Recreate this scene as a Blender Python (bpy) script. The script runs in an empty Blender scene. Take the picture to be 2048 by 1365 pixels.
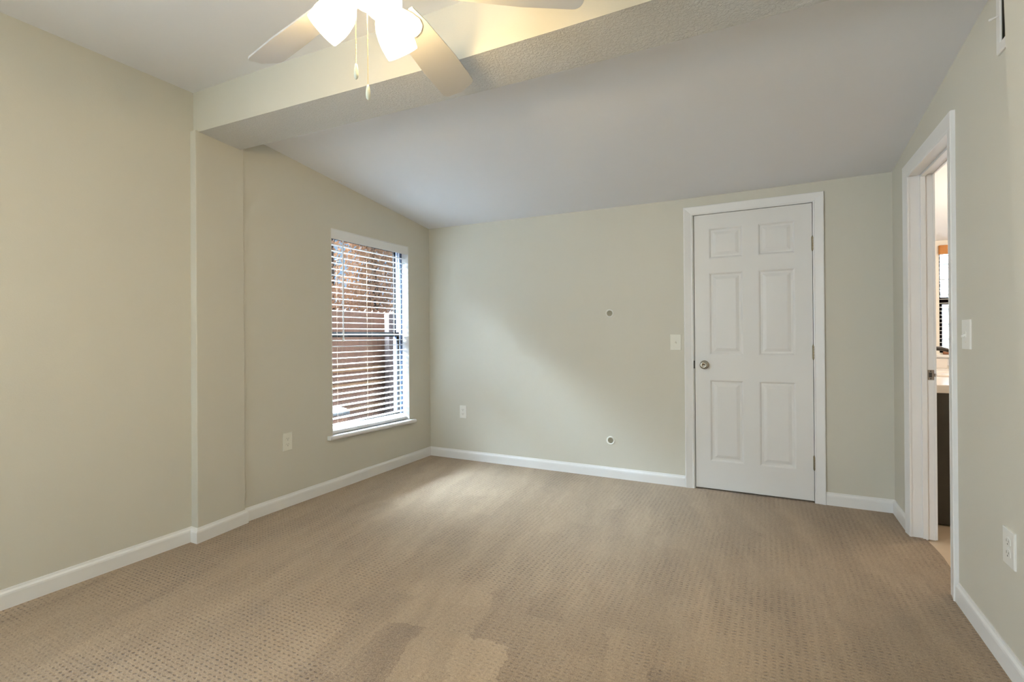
import bpy, bmesh, math, random
from mathutils import Vector, Matrix
PI = math.pi
C = bpy.context.scene.collection
S = bpy.context.scene
random.seed(7)

# ------------------------------------------------------------------ camera
EYE = 1.1537
YAW, ROLL, FPX, CY = 0.4747, 0.0088, 989.9, 672.95
cam = bpy.data.cameras.new('camera')
cam.sensor_fit = 'HORIZONTAL'; cam.sensor_width = 36.0
cam.lens = FPX / 2048 * 36.0
cam.shift_y = -(682.5 - CY) / 2048
cam.clip_start = 0.02; cam.clip_end = 200
camo = bpy.data.objects.new('camera', cam); C.objects.link(camo)
fw = Vector((-math.sin(YAW), math.cos(YAW), 0)); rt = Vector((math.cos(YAW), math.sin(YAW), 0)); up = Vector((0, 0, 1))
r2 = rt * math.cos(ROLL) - up * math.sin(ROLL)
u2 = rt * math.sin(ROLL) + up * math.cos(ROLL)
M = Matrix.Identity(4)
for i in range(3):
    M[i][0] = r2[i]; M[i][1] = u2[i]; M[i][2] = -fw[i]
M[2][3] = EYE
camo.matrix_world = M
S.camera = camo

# ------------------------------------------------------------------ world, lights, exposure
SHADE_GLOW, BULB_STRENGTH = 14.0, 860.0
LAMP_COL = (1.0, 0.785, 0.45)
SKY_BASE, SKY_GLOW = 0.8, 1350.0
w = bpy.data.worlds.new('sky'); S.world = w; w.use_nodes = True
nt = w.node_tree; nt.nodes.clear()
def wn_(typ, **kw):
    x = nt.nodes.new(typ)
    for k_, v_ in kw.items(): setattr(x, k_, v_)
    return x
tc = wn_('ShaderNodeTexCoord'); sp = wn_('ShaderNodeSeparateXYZ'); nt.links.new(tc.outputs['Generated'], sp.inputs[0])
def ramp_(sock, lo, hi):
    m_ = wn_('ShaderNodeMapRange', interpolation_type='SMOOTHSTEP'); m_.inputs[1].default_value = lo; m_.inputs[2].default_value = hi
    nt.links.new(sock, m_.inputs[0]); return m_.outputs[0]
# bright hazy afternoon sky in the west, deep blue elsewhere
high = ramp_(sp.outputs['Z'], 0.42, 0.84)
neg = wn_('ShaderNodeMath', operation='MULTIPLY'); neg.inputs[1].default_value = -1.0; nt.links.new(sp.outputs['X'], neg.inputs[0])
west = ramp_(neg.outputs[0], 0.08, 0.62)
glow = wn_('ShaderNodeMath', operation='MULTIPLY'); nt.links.new(high, glow.inputs[0]); nt.links.new(west, glow.inputs[1])
gs = wn_('ShaderNodeMath', operation='MULTIPLY'); gs.inputs[1].default_value = SKY_GLOW; nt.links.new(glow.outputs[0], gs.inputs[0])
b0 = wn_('ShaderNodeBackground'); b0.inputs[0].default_value = (0.42, 0.68, 1.0, 1); b0.inputs[1].default_value = SKY_BASE
b1 = wn_('ShaderNodeBackground'); b1.inputs[0].default_value = (0.66, 0.83, 1.0, 1); nt.links.new(gs.outputs[0], b1.inputs[1])
ad = wn_('ShaderNodeAddShader'); wo = wn_('ShaderNodeOutputWorld')
nt.links.new(b0.outputs[0], ad.inputs[0]); nt.links.new(b1.outputs[0], ad.inputs[1]); nt.links.new(ad.outputs[0], wo.inputs[0])

def lamp(name, kind, loc, energy, color, rot=(0, 0, 0), size=None, size_y=None):
    d = bpy.data.lights.new(name, kind); d.energy = energy; d.color = color
    if kind == 'AREA':
        d.shape = 'RECTANGLE'; d.size = size; d.size_y = size_y or size
    elif kind == 'SUN':
        d.angle = math.radians(1.0)
    elif size: d.shadow_soft_size = size
    o = bpy.data.objects.new(name, d); C.objects.link(o); o.location = loc; o.rotation_euler = rot
    return o
sun = lamp('sun', 'SUN', (0, 0, 8), 0.5, (1.0, 0.86, 0.66)); sun.rotation_euler = Vector((-0.15, 0.30, -1.0)).to_track_quat('-Z', 'Y').to_euler()
# cool fill lamp, added in a made-up window opening behind the camera
side = lamp('side_fill', 'AREA', (-2.985, -1.8, 1.55), 118, (0.62, 0.81, 1.0), (0, 0, 0), 1.6, 1.9)
side.rotation_euler = Vector((1, 0, 0)).to_track_quat('-Z', 'Y').to_euler(); side.data.size = 1.36; side.data.size_y = 1.16
port = lamp('window_portal', 'AREA', (-3.12, 3.163, 1.2), 1, (1, 1, 1), (0, 0, 0), 1.6, 0.95)
port.rotation_euler = Vector((1, 0, 0)).to_track_quat('-Z', 'Y').to_euler()
port.data.size = 0.95; port.data.size_y = 1.6
port.data.cycles.is_portal = True
S.view_settings.view_transform = 'Standard'
S.view_settings.look = 'None'
S.view_settings.exposure = 0.05
S.view_settings.gamma = 1.0
S.view_settings.use_curve_mapping = False

# ------------------------------------------------------------------ materials
def srgb(r, g, b):
    f = lambda c: ((c / 255 + 0.055) / 1.055) ** 2.4 if c > 10 else c / 255 / 12.92
    return (f(r), f(g), f(b), 1)
class NT:
    def __init__(s, name):
        s.m = bpy.data.materials.new(name); s.m.use_nodes = True
        s.t = s.m.node_tree; s.p = s.t.nodes['Principled BSDF']; s.out = s.t.nodes['Material Output']
    def n(s, typ, **kw):
        x = s.t.nodes.new(typ)
        for k, v in kw.items(): setattr(x, k, v)
        return x
    def l(s, a, b): s.t.links.new(a, b)
    def val(s, x, sock):
        if isinstance(x, (int, float)): sock.default_value = x
        else: s.l(x, sock)
    def math(s, op, a, b=0.0, c=None):
        x = s.n('ShaderNodeMath', operation=op); s.val(a, x.inputs[0]); s.val(b, x.inputs[1])
        if c is not None: s.val(c, x.inputs[2])
        return x.outputs[0]
    def noise(s, vec, scale, detail=2, rough=0.5, dist=0.0):
        x = s.n('ShaderNodeTexNoise'); x.inputs['Scale'].default_value = scale; x.inputs['Detail'].default_value = detail
        x.inputs['Roughness'].default_value = rough; x.inputs['Distortion'].default_value = dist
        if vec is not None: s.l(vec, x.inputs['Vector'])
        return x.outputs[0]
    def coord(s, scale=(1, 1, 1), rot=(0, 0, 0)):
        t = s.n('ShaderNodeTexCoord'); mp = s.n('ShaderNodeMapping'); mp.inputs['Scale'].default_value = scale; mp.inputs['Rotation'].default_value = rot
        s.l(t.outputs['Object'], mp.inputs['Vector']); return mp.outputs[0]
    def smooth(s, v, a, b):
        x = s.n('ShaderNodeMapRange', interpolation_type='SMOOTHSTEP'); s.val(v, x.inputs[0])
        x.inputs[1].default_value = a; x.inputs[2].default_value = b
        return x.outputs[0]
    def mix(s, f, a, b):
        x = s.n('ShaderNodeMix', data_type='RGBA'); s.val(f, x.inputs[0])
        for v, k in ((a, 6), (b, 7)):
            if isinstance(v, tuple): x.inputs[k].default_value = v
            else: s.l(v, x.inputs[k])
        return x.outputs[2]
    def bump(s, h, strength, dist):
        b = s.n('ShaderNodeBump'); b.inputs['Strength'].default_value = strength; b.inputs['Distance'].default_value = dist
        s.l(h, b.inputs['Height']); s.l(b.outputs[0], s.p.inputs['Normal'])

def paint(name, col, rough=0.6, var=0.03, bump=None, metallic=0.0, nscale=6.0):
    k = NT(name); v = k.coord()
    c2 = tuple(min(1, x * (1 - var)) for x in col[:3]) + (1,); c1 = tuple(min(1, x * (1 + var)) for x in col[:3]) + (1,)
    k.l(k.mix(k.noise(v, nscale, 3), c2, c1), k.p.inputs['Base Color'])
    k.p.inputs['Roughness'].default_value = rough; k.p.inputs['Metallic'].default_value = metallic
    if bump: k.bump(k.noise(v, bump[0], bump[3] if len(bump) > 3 else 3), bump[1], bump[2])
    return k.m
WALLC = srgb(211, 207, 194)
m_wall = paint('wall_paint', WALLC, 0.55, 0.012, (170, 0.22, 0.0015), nscale=2.0)
m_beamw = paint('beam_paint', WALLC, 0.55, 0.012, (170, 0.2, 0.0015), nscale=2.0)
m_ceil = paint('ceiling_paint', srgb(234, 235, 239), 0.75, 0.01, (140, 0.15, 0.0015))
# knock-down texture on the beam soffit
k = NT('textured_soffit'); v = k.coord()
k.l(k.mix(k.noise(v, 3, 2), srgb(205, 204, 201), srgb(212, 211, 208)), k.p.inputs['Base Color']); k.p.inputs['Roughness'].default_value = 0.7
h = k.smooth(k.noise(v, 85, 4, 0.6, 0.6), 0.42, 0.62); k.bump(h, 0.55, 0.004); m_soffit = k.m
m_trim = paint('white_trim', srgb(238, 237, 236), 0.32, 0.012, (40, 0.05, 0.001), nscale=9)
m_base = None
k = NT('scuffed_baseboard'); v = k.coord((1, 1, 3))
sc = k.smooth(k.noise(k.coord((9, 9, 60)), 1.0, 5, 0.7), 0.70, 0.80)
k.l(k.mix(k.math('MULTIPLY', sc, 0.35), srgb(238, 237, 235), srgb(176, 170, 160)), k.p.inputs['Base Color']); k.p.inputs['Roughness'].default_value = 0.35; m_base = k.m
m_door = paint('white_door_paint', srgb(233, 232, 230), 0.38, 0.01, (220, 0.08, 0.0008))
m_plate = paint('white_plastic', srgb(240, 239, 233), 0.28, 0.005)
m_almond = paint('off_white_plastic', srgb(232, 230, 218), 0.3, 0.005)
m_dark = paint('dark_slot', srgb(60, 56, 50), 0.6, 0.05)
m_slot = paint('grey_slot', srgb(128, 124, 116), 0.6, 0.05)
m_hole = paint('cable_hole_brush', srgb(150, 144, 126), 0.9, 0.2, (300, 0.6, 0.003), nscale=200)
m_nickel = paint('brushed_nickel', srgb(178, 172, 160), 0.25, 0.04, metallic=1.0)
m_hinge = paint('aged_brass_hinge', srgb(160, 148, 124), 0.4, 0.1, metallic=0.85, nscale=60)
m_strike = paint('worn_strike_steel', srgb(150, 140, 130), 0.4, 0.1, metallic=0.8, nscale=60)
m_blind = paint('white_blind_vinyl', srgb(242, 243, 244), 0.4, 0.006)
m_cord = paint('tan_cord', srgb(150, 128, 104), 0.7, 0.02)
m_sash = paint('dark_bronze_sash', srgb(12, 11, 11), 0.85, 0.08); m_sash.node_tree.nodes['Principled BSDF'].inputs['Specular IOR Level'].default_value = 0.1
m_navy = paint('blue_grey_window_track', srgb(74, 88, 112), 0.45, 0.06)
m_vinyl = paint('white_window_track', srgb(228, 234, 242), 0.4, 0.01)
m_blade = paint('fan_blade_white', srgb(190, 188, 186), 0.45, 0.01)
m_fan = paint('fan_white_metal', srgb(232, 230, 226), 0.3, 0.01)
m_pull = paint('cream_pull', srgb(226, 226, 205), 0.4, 0.02)
m_chain = paint('brass_chain', srgb(226, 208, 160), 0.35, 0.05, metallic=0.7)
m_vent = paint('white_vent_metal', srgb(232, 230, 226), 0.4, 0.01)
m_louver = paint('grey_louver', srgb(150, 146, 130), 0.5, 0.03)
m_duct = paint('dark_duct', srgb(56, 52, 42), 0.8, 0.08)

k = NT('frosted_lit_glass'); em = k.n('ShaderNodeEmission'); em.inputs[0].default_value = LAMP_COL + (1,); em.inputs[1].default_value = SHADE_GLOW
tr = k.n('ShaderNodeBsdfTransparent'); tr.inputs[0].default_value = (1, .95, .86, 1); mx = k.n('ShaderNodeMixShader'); mx.inputs[0].default_value = 0.5
k.l(em.outputs[0], mx.inputs[1]); k.l(tr.outputs[0], mx.inputs[2]); k.l(mx.outputs[0], k.out.inputs['Surface']); m_shade = k.m
k = NT('lit_bulb'); em = k.n('ShaderNodeEmission'); em.inputs[0].default_value = LAMP_COL + (1,); em.inputs[1].default_value = BULB_STRENGTH
k.l(em.outputs[0], k.out.inputs['Surface']); m_bulb = k.m
k = NT('window_glass'); tr = k.n('ShaderNodeBsdfTransparent'); gl = k.n('ShaderNodeBsdfGlossy'); mx = k.n('ShaderNodeMixShader')
tr.inputs[0].default_value = (0.97, 0.98, 0.98, 1); gl.inputs['Roughness'].default_value = 0.02; mx.inputs[0].default_value = 0.008
k.l(tr.outputs[0], mx.inputs[1]); k.l(gl.outputs[0], mx.inputs[2]); k.l(mx.outputs[0], k.out.inputs['Surface']); m_glass = k.m

# carpet: pile with rows of small tufted dashes, vacuum strokes
k = NT('patterned_carpet'); v = k.coord()
xyz = k.n('ShaderNodeSeparateXYZ'); k.l(v, xyz.inputs[0])
PX, PY = 0.0265, 0.0190
jit = k.noise(v, 26, 2); jit2 = k.noise(k.coord((1, 1, 1), (0, 0, 1.1)), 26, 2)
X = k.math('ADD', xyz.outputs[0], k.math('MULTIPLY', k.math('SUBTRACT', jit, 0.5), 0.016))
Y = k.math('ADD', xyz.outputs[1], k.math('MULTIPLY', k.math('SUBTRACT', jit2, 0.5), 0.012))
fx = k.math('SUBTRACT', k.math('FRACT', k.math('DIVIDE', X, PX)), 0.5)
fy = k.math('SUBTRACT', k.math('FRACT', k.math('DIVIDE', Y, PY)), 0.5)
d2 = k.math('SQRT', k.math('ADD', k.math('POWER', k.math('MULTIPLY', fx, 1.0), 2.0), k.math('POWER', k.math('MULTIPLY', fy, 1.5), 2.0)))
dot = k.math('SUBTRACT', 1.0, k.smooth(d2, 0.12, 0.42))
msk = k.smooth(k.noise(v, 1.6, 3, 0.6), 0.36, 0.62)
spk = k.smooth(k.noise(v, 38, 1), 0.35, 0.65)
dotm = k.math('MULTIPLY', dot, k.math('MULTIPLY_ADD', msk, 0.75, 0.25)); dotm = k.math('MULTIPLY', dotm, k.math('MULTIPLY_ADD', spk, 0.55, 0.45))
# vacuum strokes: long patches, edges sharp, direction of the pile reversed
vr = k.coord((1, 1, 1), (0, 0, math.radians(-100)))
wr = k.n('ShaderNodeVectorMath', operation='ADD'); nz = k.n('ShaderNodeTexNoise'); nz.inputs['Scale'].default_value = 4.0; nz.inputs['Detail'].default_value = 9; nz.inputs['Roughness'].default_value = 0.68
k.l(vr, nz.inputs['Vector']); sc_ = k.n('ShaderNodeVectorMath', operation='SCALE'); sc_.inputs['Scale'].default_value = 0.22; k.l(nz.outputs['Color'], sc_.inputs[0]); k.l(vr, wr.inputs[0]); k.l(sc_.outputs[0], wr.inputs[1])
bk = k.n('ShaderNodeTexBrick'); bk.inputs['Scale'].default_value = 1.0; bk.inputs['Mortar Size'].default_value = 0.0; bk.inputs['Brick Width'].default_value = 0.52; bk.inputs['Row Height'].default_value = 0.17
bk.inputs['Color1'].default_value = (0, 0, 0, 1); bk.inputs['Color2'].default_value = (1, 1, 1, 1); bk.offset = 0.37
k.l(wr.outputs[0], bk.inputs['Vector'])
stroke = bk.outputs['Color']
# the strokes stand out where the pile was brushed last
ctr = k.n('ShaderNodeVectorMath', operation='DISTANCE'); k.l(v, ctr.inputs[0]); ctr.inputs[1].default_value = (-0.85, 1.35, 0)
front = k.math('SUBTRACT', 1.0, k.smooth(k.math('ADD', ctr.outputs['Value'], k.math('MULTIPLY', k.math('SUBTRACT', k.noise(v, 3.0, 3), 0.5), 0.7)), 0.50, 0.85))
front = k.math('MULTIPLY_ADD', front, 0.85, 0.16)
ms = k.n('ShaderNodeMapping'); ms.inputs['Scale'].default_value = (0.7, 6.0, 1); k.l(wr.outputs[0], ms.inputs['Vector'])
dotm = k.math('MULTIPLY', dotm, k.math('MULTIPLY_ADD', front, -0.55, 1.0))
streak = k.noise(ms.outputs[0], 1.0, 6, 0.68)
fib = k.noise(v, 190, 4, 0.75); fib2 = k.noise(v, 70, 3, 0.65)
tone = k.math('ADD', k.math('MULTIPLY', k.math('SUBTRACT', streak, 0.5), 0.8), k.math('MULTIPLY', k.math('MULTIPLY', k.math('SUBTRACT', stroke, 0.5), front), 0.6))
tone = k.math('ADD', tone, k.math('MULTIPLY', k.math('SUBTRACT', fib, 0.5), 1.7))
tone = k.math('ADD', tone, k.math('MULTIPLY', k.math('SUBTRACT', fib2, 0.5), 0.55))
tone = k.math('ADD', k.math('SUBTRACT', tone, k.math('MULTIPLY', dotm, 0.58)), 0.56)
k.l(k.mix(tone, srgb(97, 74, 50), srgb(184, 158, 125)), k.p.inputs['Base Color'])
k.p.inputs['Roughness'].default_value = 0.95; k.p.inputs['Sheen Weight'].default_value = 0.25; k.p.inputs['Sheen Roughness'].default_value = 0.6
k.p.inputs['Specular IOR Level'].default_value = 0.1
hh = k.math('SUBTRACT', k.math('ADD', k.math('MULTIPLY', fib, 0.5), k.math('MULTIPLY', fib2, 0.5)), k.math('MULTIPLY', dotm, 0.9))
k.bump(hh, 0.6, 0.006); m_carpet = k.m

m_tile = paint('beige_floor_tile', srgb(214, 192, 164), 0.35, 0.05, nscale=12)
m_bathwall = paint('bath_wall_paint', srgb(238, 232, 220), 0.6, 0.01)
m_cab = paint('espresso_cabinet', srgb(52, 48, 38), 0.4, 0.15, nscale=30)
m_top = paint('white_cultured_marble', srgb(240, 232, 224), 0.2, 0.01)
m_bronze = paint('oil_rubbed_bronze', srgb(52, 44, 36), 0.35, 0.1, metallic=0.5)
m_woven = paint('woven_wood_shade', srgb(188, 120, 52), 0.6, 0.18, nscale=80)
m_soap = paint('brown_soap', srgb(140, 92, 62), 0.5, 0.1)
# outdoors
k = NT('weathered_fence_wood'); v = k.coord((14, 14, 1.2)); g = k.noise(v, 2.0, 5, 0.65); g2 = k.noise(k.coord(), 3, 3)
k.l(k.mix(k.math('ADD', k.math('MULTIPLY', g, 0.7), k.math('MULTIPLY', g2, 0.3)), srgb(48, 34, 26), srgb(122, 90, 70)), k.p.inputs['Base Color']); k.p.inputs['Roughness'].default_value = 0.9; m_fence = k.m
k = NT('weathered_rail_wood'); v = k.coord((14, 1.2, 14)); g = k.noise(v, 2.0, 5, 0.65)
k.l(k.mix(g, srgb(70, 50, 36), srgb(136, 104, 72)), k.p.inputs['Base Color']); k.p.inputs['Roughness'].default_value = 0.9; m_rail = k.m
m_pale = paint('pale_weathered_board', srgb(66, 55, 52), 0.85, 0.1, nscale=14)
m_leaf = paint('dry_brown_leaf', srgb(106, 84, 65), 0.8, 0.45, nscale=9)
m_bark = paint('brown_bark', srgb(34, 27, 22), 0.9, 0.3, nscale=18)
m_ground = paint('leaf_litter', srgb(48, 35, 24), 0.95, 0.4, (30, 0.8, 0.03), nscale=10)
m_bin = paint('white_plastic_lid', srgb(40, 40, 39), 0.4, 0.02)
m_ext = paint('bounce_cut_siding', srgb(40, 32, 28), 0.8, 0.05)

# ------------------------------------------------------------------ mesh helpers
class MB:
    def __init__(s): s.b = bmesh.new()
    def face(s, pts):
        return s.b.faces.new([s.b.verts.new(p) for p in pts])
    def box(s, x0, x1, y0, y1, z0, z1):
        v = [s.b.verts.new((x, y, z)) for x in (x0, x1) for y in (y0, y1) for z in (z0, z1)]
        for f in ((0, 1, 3, 2), (4, 6, 7, 5), (0, 4, 5, 1), (2, 3, 7, 6), (0, 2, 6, 4), (1, 5, 7, 3)): s.b.faces.new([v[i] for i in f])
        return s
    def hexa(s, p):   # 8 points: bottom ring 0-3, top ring 4-7
        v = [s.b.verts.new(q) for q in p]
        for f in ((3, 2, 1, 0), (4, 5, 6, 7), (0, 1, 5, 4), (1, 2, 6, 5), (2, 3, 7, 6), (3, 0, 4, 7)): s.b.faces.new([v[i] for i in f])
        return s
    def loft(s, rings, cap=True, close=True):
        R = [[s.b.verts.new(p) for p in r] for r in rings]
        n = len(R[0])
        for a, b in zip(R, R[1:]):
            for i in range(n if close else n - 1):
                j = (i + 1) % n
                s.b.faces.new((a[i], a[j], b[j], b[i]))
        if cap:
            if len(R[0]) > 2: s.b.faces.new(list(reversed(R[0]))); s.b.faces.new(R[-1])
        return s
    def lathe(s, prof, o=(0, 0, 0), axis=(0, 0, 1), n=32, cap=True):
        a = Vector(axis).normalized(); q = a.to_track_quat('Z', 'Y'); o = Vector(o)
        s.loft([[o + q @ Vector((r * math.cos(2 * PI * i / n), r * math.sin(2 * PI * i / n), t)) for i in range(n)] for r, t in prof], cap)
        return s
    def tube(s, pts, r, n=8):
        pts = [Vector(p) for p in pts]; rings = []
        for i, p in enumerate(pts):
            d = (pts[min(i + 1, len(pts) - 1)] - pts[max(i - 1, 0)]).normalized(); q = d.to_track_quat('Z', 'Y')
            rr = r[i] if isinstance(r, (list, tuple)) else r
            rings.append([p + q @ Vector((rr * math.cos(2 * PI * k / n), rr * math.sin(2 * PI * k / n), 0)) for k in range(n)])
        s.loft(rings); return s
    def prism(s, poly, f0, f1):   # poly of 2D points mapped through f0 / f1 to 3D
        s.loft([[f0(p) for p in poly], [f1(p) for p in poly]]); return s
    def ball(s, c, r, seg=8, sz=1.0):
        m = Matrix.Translation(c) @ Matrix.Diagonal((r, r, r * sz, 1))
        bmesh.ops.create_uvsphere(s.b, u_segments=seg, v_segments=max(4, seg // 2), radius=1, matrix=m); return s
    def obj(s, name, mat, parent=None, bevel=0, smooth=False, seg=2, mats=None):
        bmesh.ops.recalc_face_normals(s.b, faces=s.b.faces[:])
        me = bpy.data.meshes.new(name); s.b.to_mesh(me); s.b.free()
        for mm in (mats or [mat]): me.materials.append(mm)
        o = bpy.data.objects.new(name, me); C.objects.link(o)
        if parent is not None:
            o.parent = parent
            o.matrix_parent_inverse = Matrix.Translation(parent_world(parent)).inverted()
        if smooth:
            for p in me.polygons: p.use_smooth = True
        if bevel:
            b = o.modifiers.new('bevel', 'BEVEL'); b.width = bevel; b.segments = seg; b.limit_method = 'ANGLE'; b.angle_limit = math.radians(40)
        return o
def parent_world(p):
    # things (Empties) stand at their base; part meshes are modelled in world coordinates
    return Vector(p.location) if p.type == 'EMPTY' else Vector((0, 0, 0))
def tag(o, label, cat, group=None, kind=None):
    o['label'] = label; o['category'] = cat
    if group: o['group'] = group
    if kind: o['kind'] = kind
    return o
def thing(name, label, cat, loc, group=None, kind=None):
    o = bpy.data.objects.new(name, None); C.objects.link(o); o.location = loc; o.empty_display_size = 0.05
    return tag(o, label, cat, group, kind)
def struct(o, label, cat): return tag(o, label, cat, kind='structure')

# ------------------------------------------------------------------ room geometry
XL, XR, YB, YF = -2.926, 0.724, 3.934, -2.6
XO = -3.091                   # outer face of the left wall
XB = 0.828                    # bathroom side of the right wall
Y1, Y2 = 1.701, 1.975         # beam front / back
RY0, RY1, RZ0, RZ1 = -2.5, -1.1, 0.95, 2.15      # opening added behind the camera for the fill lamp
WY0, WY1, WZ0, WZ1 = 2.71, 3.617, 0.385, 1.984
def lerp_tab(t, x):
    if x <= t[0][0]: return t[0][1]
    for (a, b), (c, d) in zip(t, t[1:]):
        if x <= c: return b + (d - b) * (x - a) / (c - a)
    return t[-1][1]
CEIL = [(-2.926, 2.575), (-2.6, 2.563), (-2.08, 2.547), (-1.65, 2.528), (-1.2, 2.518), (0.724, 2.516)]
SOF_F = [(-2.926, 2.340), (-1.87, 2.307), (-1.27, 2.286), (-0.66, 2.281), (0.724, 2.280)]
SOF_B = [(-2.926, 2.331), (-1.06, 2.284), (-0.4, 2.275), (0.724, 2.278)]
BACKZ = [(-2.926, 2.209), (-0.515, 2.180), (0.724, 2.186)]
BEAMZ = [(-2.926, 2.452), (-0.5, 2.425), (0.724, 2.402)]
XS = [-2.926, -2.6, -2.08, -1.65, -1.2, -0.66, 0.0, 0.724]
def slope_z(x, y): 
    t = (y - Y2) / (YB - Y2); return lerp_tab(BEAMZ, x) * (1 - t) + lerp_tab(BACKZ, x) * t

# floor
b = MB(); n = 1
b.box(XO, XR, YF - 0.1, YB + 0.01, -0.10, 0.0)
tong = [(XR, 2.74), (.765, 2.83), (.788, 3.0), (.799, 3.17), (.803, 3.28), (.799, 3.40), (.788, 3.50), (.780, 3.56), (XR, 3.56)]
b.loft([[(x, y, -.05) for x, y in tong], [(x, y, -.006) for x, y in tong], [(XR + (x - XR) * .93, y, 0.0) for x, y in tong]])
struct(b.obj('floor', m_carpet), 'beige wall-to-wall carpet with rows of small tufted dashes', 'floor')
b = MB(); b.box(XR + .001, 2.7, 2.1, 5.7, -0.11, -0.0085)
struct(b.obj('floor', m_tile), 'beige tile floor of the bathroom beyond the open doorway', 'floor')
b = MB(); b.box(XL, XR, YB + 0.01, YB + 1.2, -0.1, 0.0)
struct(b.obj('floor', m_carpet), 'closet floor behind the closed white door', 'floor')

# ceilings
b = MB(); xs = [XO] + XS[1:-1] + [XB]
b.loft([[(x, YF - 0.1, lerp_tab(CEIL, x)), (x, Y1, lerp_tab(CEIL, x)), (x, Y1, 2.70), (x, YF - 0.1, 2.70)] for x in xs])
struct(b.obj('ceiling', m_ceil), 'flat white ceiling over the near half of the room', 'ceiling')
b = MB()
for xa, xb in zip(xs, xs[1:]):
    pass
b.loft([[(x, Y2, slope_z(x, Y2)), (x, YB + .06, slope_z(x, YB + .06)), (x, YB + .06, slope_z(x, YB) + .12), (x, Y2, slope_z(x, Y2) + .12)] for x in xs])
struct(b.obj('ceiling', m_ceil), 'sloping white ceiling beyond the beam, lowest at the far wall', 'ceiling')
# beam: painted face, textured soffit
b = MB()
R = []
for x in XS:
    R.append([(x, Y1, lerp_tab(SOF_F, x)), (x, Y2, lerp_tab(SOF_B, x)), (x, Y2, 2.68), (x, Y1, 2.68)])
b.loft(R)
bo = b.obj('ceiling_beam', None, mats=[m_beamw, m_soffit])
for p in bo.data.polygons:
    if p.normal.z < -0.7: p.material_index = 1
struct(bo, 'boxed beam across the ceiling with cream face and textured underside', 'beam')

# walls
b = MB()
b.box(XO, XL, YF - 0.1, RY0, -0.1, 2.66); b.box(XO, XL, RY1, Y1 + .02, -0.1, 2.66); b.box(XO, XL, RY0, RY1, -0.1, RZ0); b.box(XO, XL, RY0, RY1, RZ1, 2.66)
b.box(XO, XL, Y1 + .02, WY0, -0.1, 2.52)
b.box(XO, XL, WY1, YB, -0.1, 2.30)
b.box(XO, XL, WY0, WY1, -0.1, WZ0)
b.box(XO, XL, WY0, WY1, WZ1, 2.40)
struct(b.obj('wall_left', m_wall), 'grey-beige left wall with the slat-blind window in it', 'wall')
DL, DR, DT = -0.502, 0.304, 2.068   # rough door opening in the far wall
b = MB()
b.box(XO, DL, YB, YB + .12, -0.1, 2.30); b.box(DR, XB, YB, YB + .12, -0.1, 2.30); b.box(DL, DR, YB, YB + .12, DT, 2.30)
struct(b.obj('wall_back', m_wall), 'grey-beige far wall with the closed white door', 'wall')
BD0, BD1, BDT = 2.804, 3.533, 2.048  # rough opening to the bathroom
b = MB()
b.box(XR, XB, YF - .1, Y1, -0.1, 2.66); b.box(XR, XB, Y1, BD0, -0.1, 2.50)
b.box(XR, XB, BD1, 5.7, -0.1, 2.26); b.box(XR, XB, BD0, BD1, BDT, 2.40)
struct(b.obj('wall_right', m_wall), 'grey right wall with the open bathroom doorway', 'wall')
b = MB(); b.box(XO, XB, YF - .14, YF, -0.1, 2.66)
struct(b.obj('wall_front', m_wall), 'plain wall behind the camera', 'wall')
# pilasters under the beam
b = MB()
zt = 2.345
b.hexa([(XL - .01, 1.672, -.02), (-2.868, 1.672, -.02), (-2.903, 1.985, -.02), (XL - .01, 1.985, -.02), (XL - .01, 1.684, zt), (-2.876, 1.684, zt), (-2.911, 1.997, zt), (XL - .01, 1.997, zt)])
struct(b.obj('wall_pilaster', m_wall, bevel=.004), 'shallow pilaster under the left end of the beam', 'pilaster')
b = MB()
b.hexa([(.681, Y1, -.02), (.681, Y2, -.02), (XR + .01, Y2, -.02), (XR + .01, Y1, -.02), (.629, Y1, 2.29), (.629, Y2, 2.29), (XR + .01, Y2, 2.29), (XR + .01, Y1, 2.29)])
struct(b.obj('wall_pilaster', m_wall, bevel=.004), 'pilaster at the right edge of the view under the beam end', 'pilaster')

# baseboards: profile swept along a path, room on the right-hand side of travel
BH = 0.085
PROF = [(0, 0), (.013, 0), (.013, .060), (.0115, .068), (.006, .076), (.004, BH), (0, BH)]
def sweep(name, path, label, mat=None):
    b = MB(); P = [Vector((x, y)) for x, y in path]; rings = []
    for i, p in enumerate(P):
        d0 = (P[i] - P[i - 1]).normalized() if i else None; d1 = (P[i + 1] - P[i]).normalized() if i < len(P) - 1 else None
        nr = lambda d: Vector((d.y, -d.x))
        if d0 is None: m = nr(d1)
        elif d1 is None: m = nr(d0)
        else:
            m = nr(d0) + nr(d1); m = m / max(m.dot(nr(d0)), .2)
        rings.append([(p.x + m.x * d, p.y + m.y * d, z) for d, z in PROF])
    b.loft(rings)
    return struct(b.obj(name, mat or m_base), label, 'baseboard')
sweep('baseboard_left', [(XL, YF), (XL, 1.672), (-2.868, 1.672), (-2.903, 1.985), (XL, 1.985), (XL, YB)], 'white baseboard along the left wall, stepping round the pilaster')
sweep('baseboard_back', [(XL + .004, YB), (-0.5536, YB)], 'white baseboard on the far wall, left of the door')
sweep('baseboard_back', [(0.3509, YB), (XR, YB)], 'short white baseboard on the far wall, right of the door')
sweep('baseboard_right', [(XR, YB - .013), (XR, 3.590)], 'short white baseboard between far corner and bathroom doorway')
sweep('baseboard_right', [(XR, 2.747), (XR, Y2)], 'white baseboard on the right wall, near side of the doorway')

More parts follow.
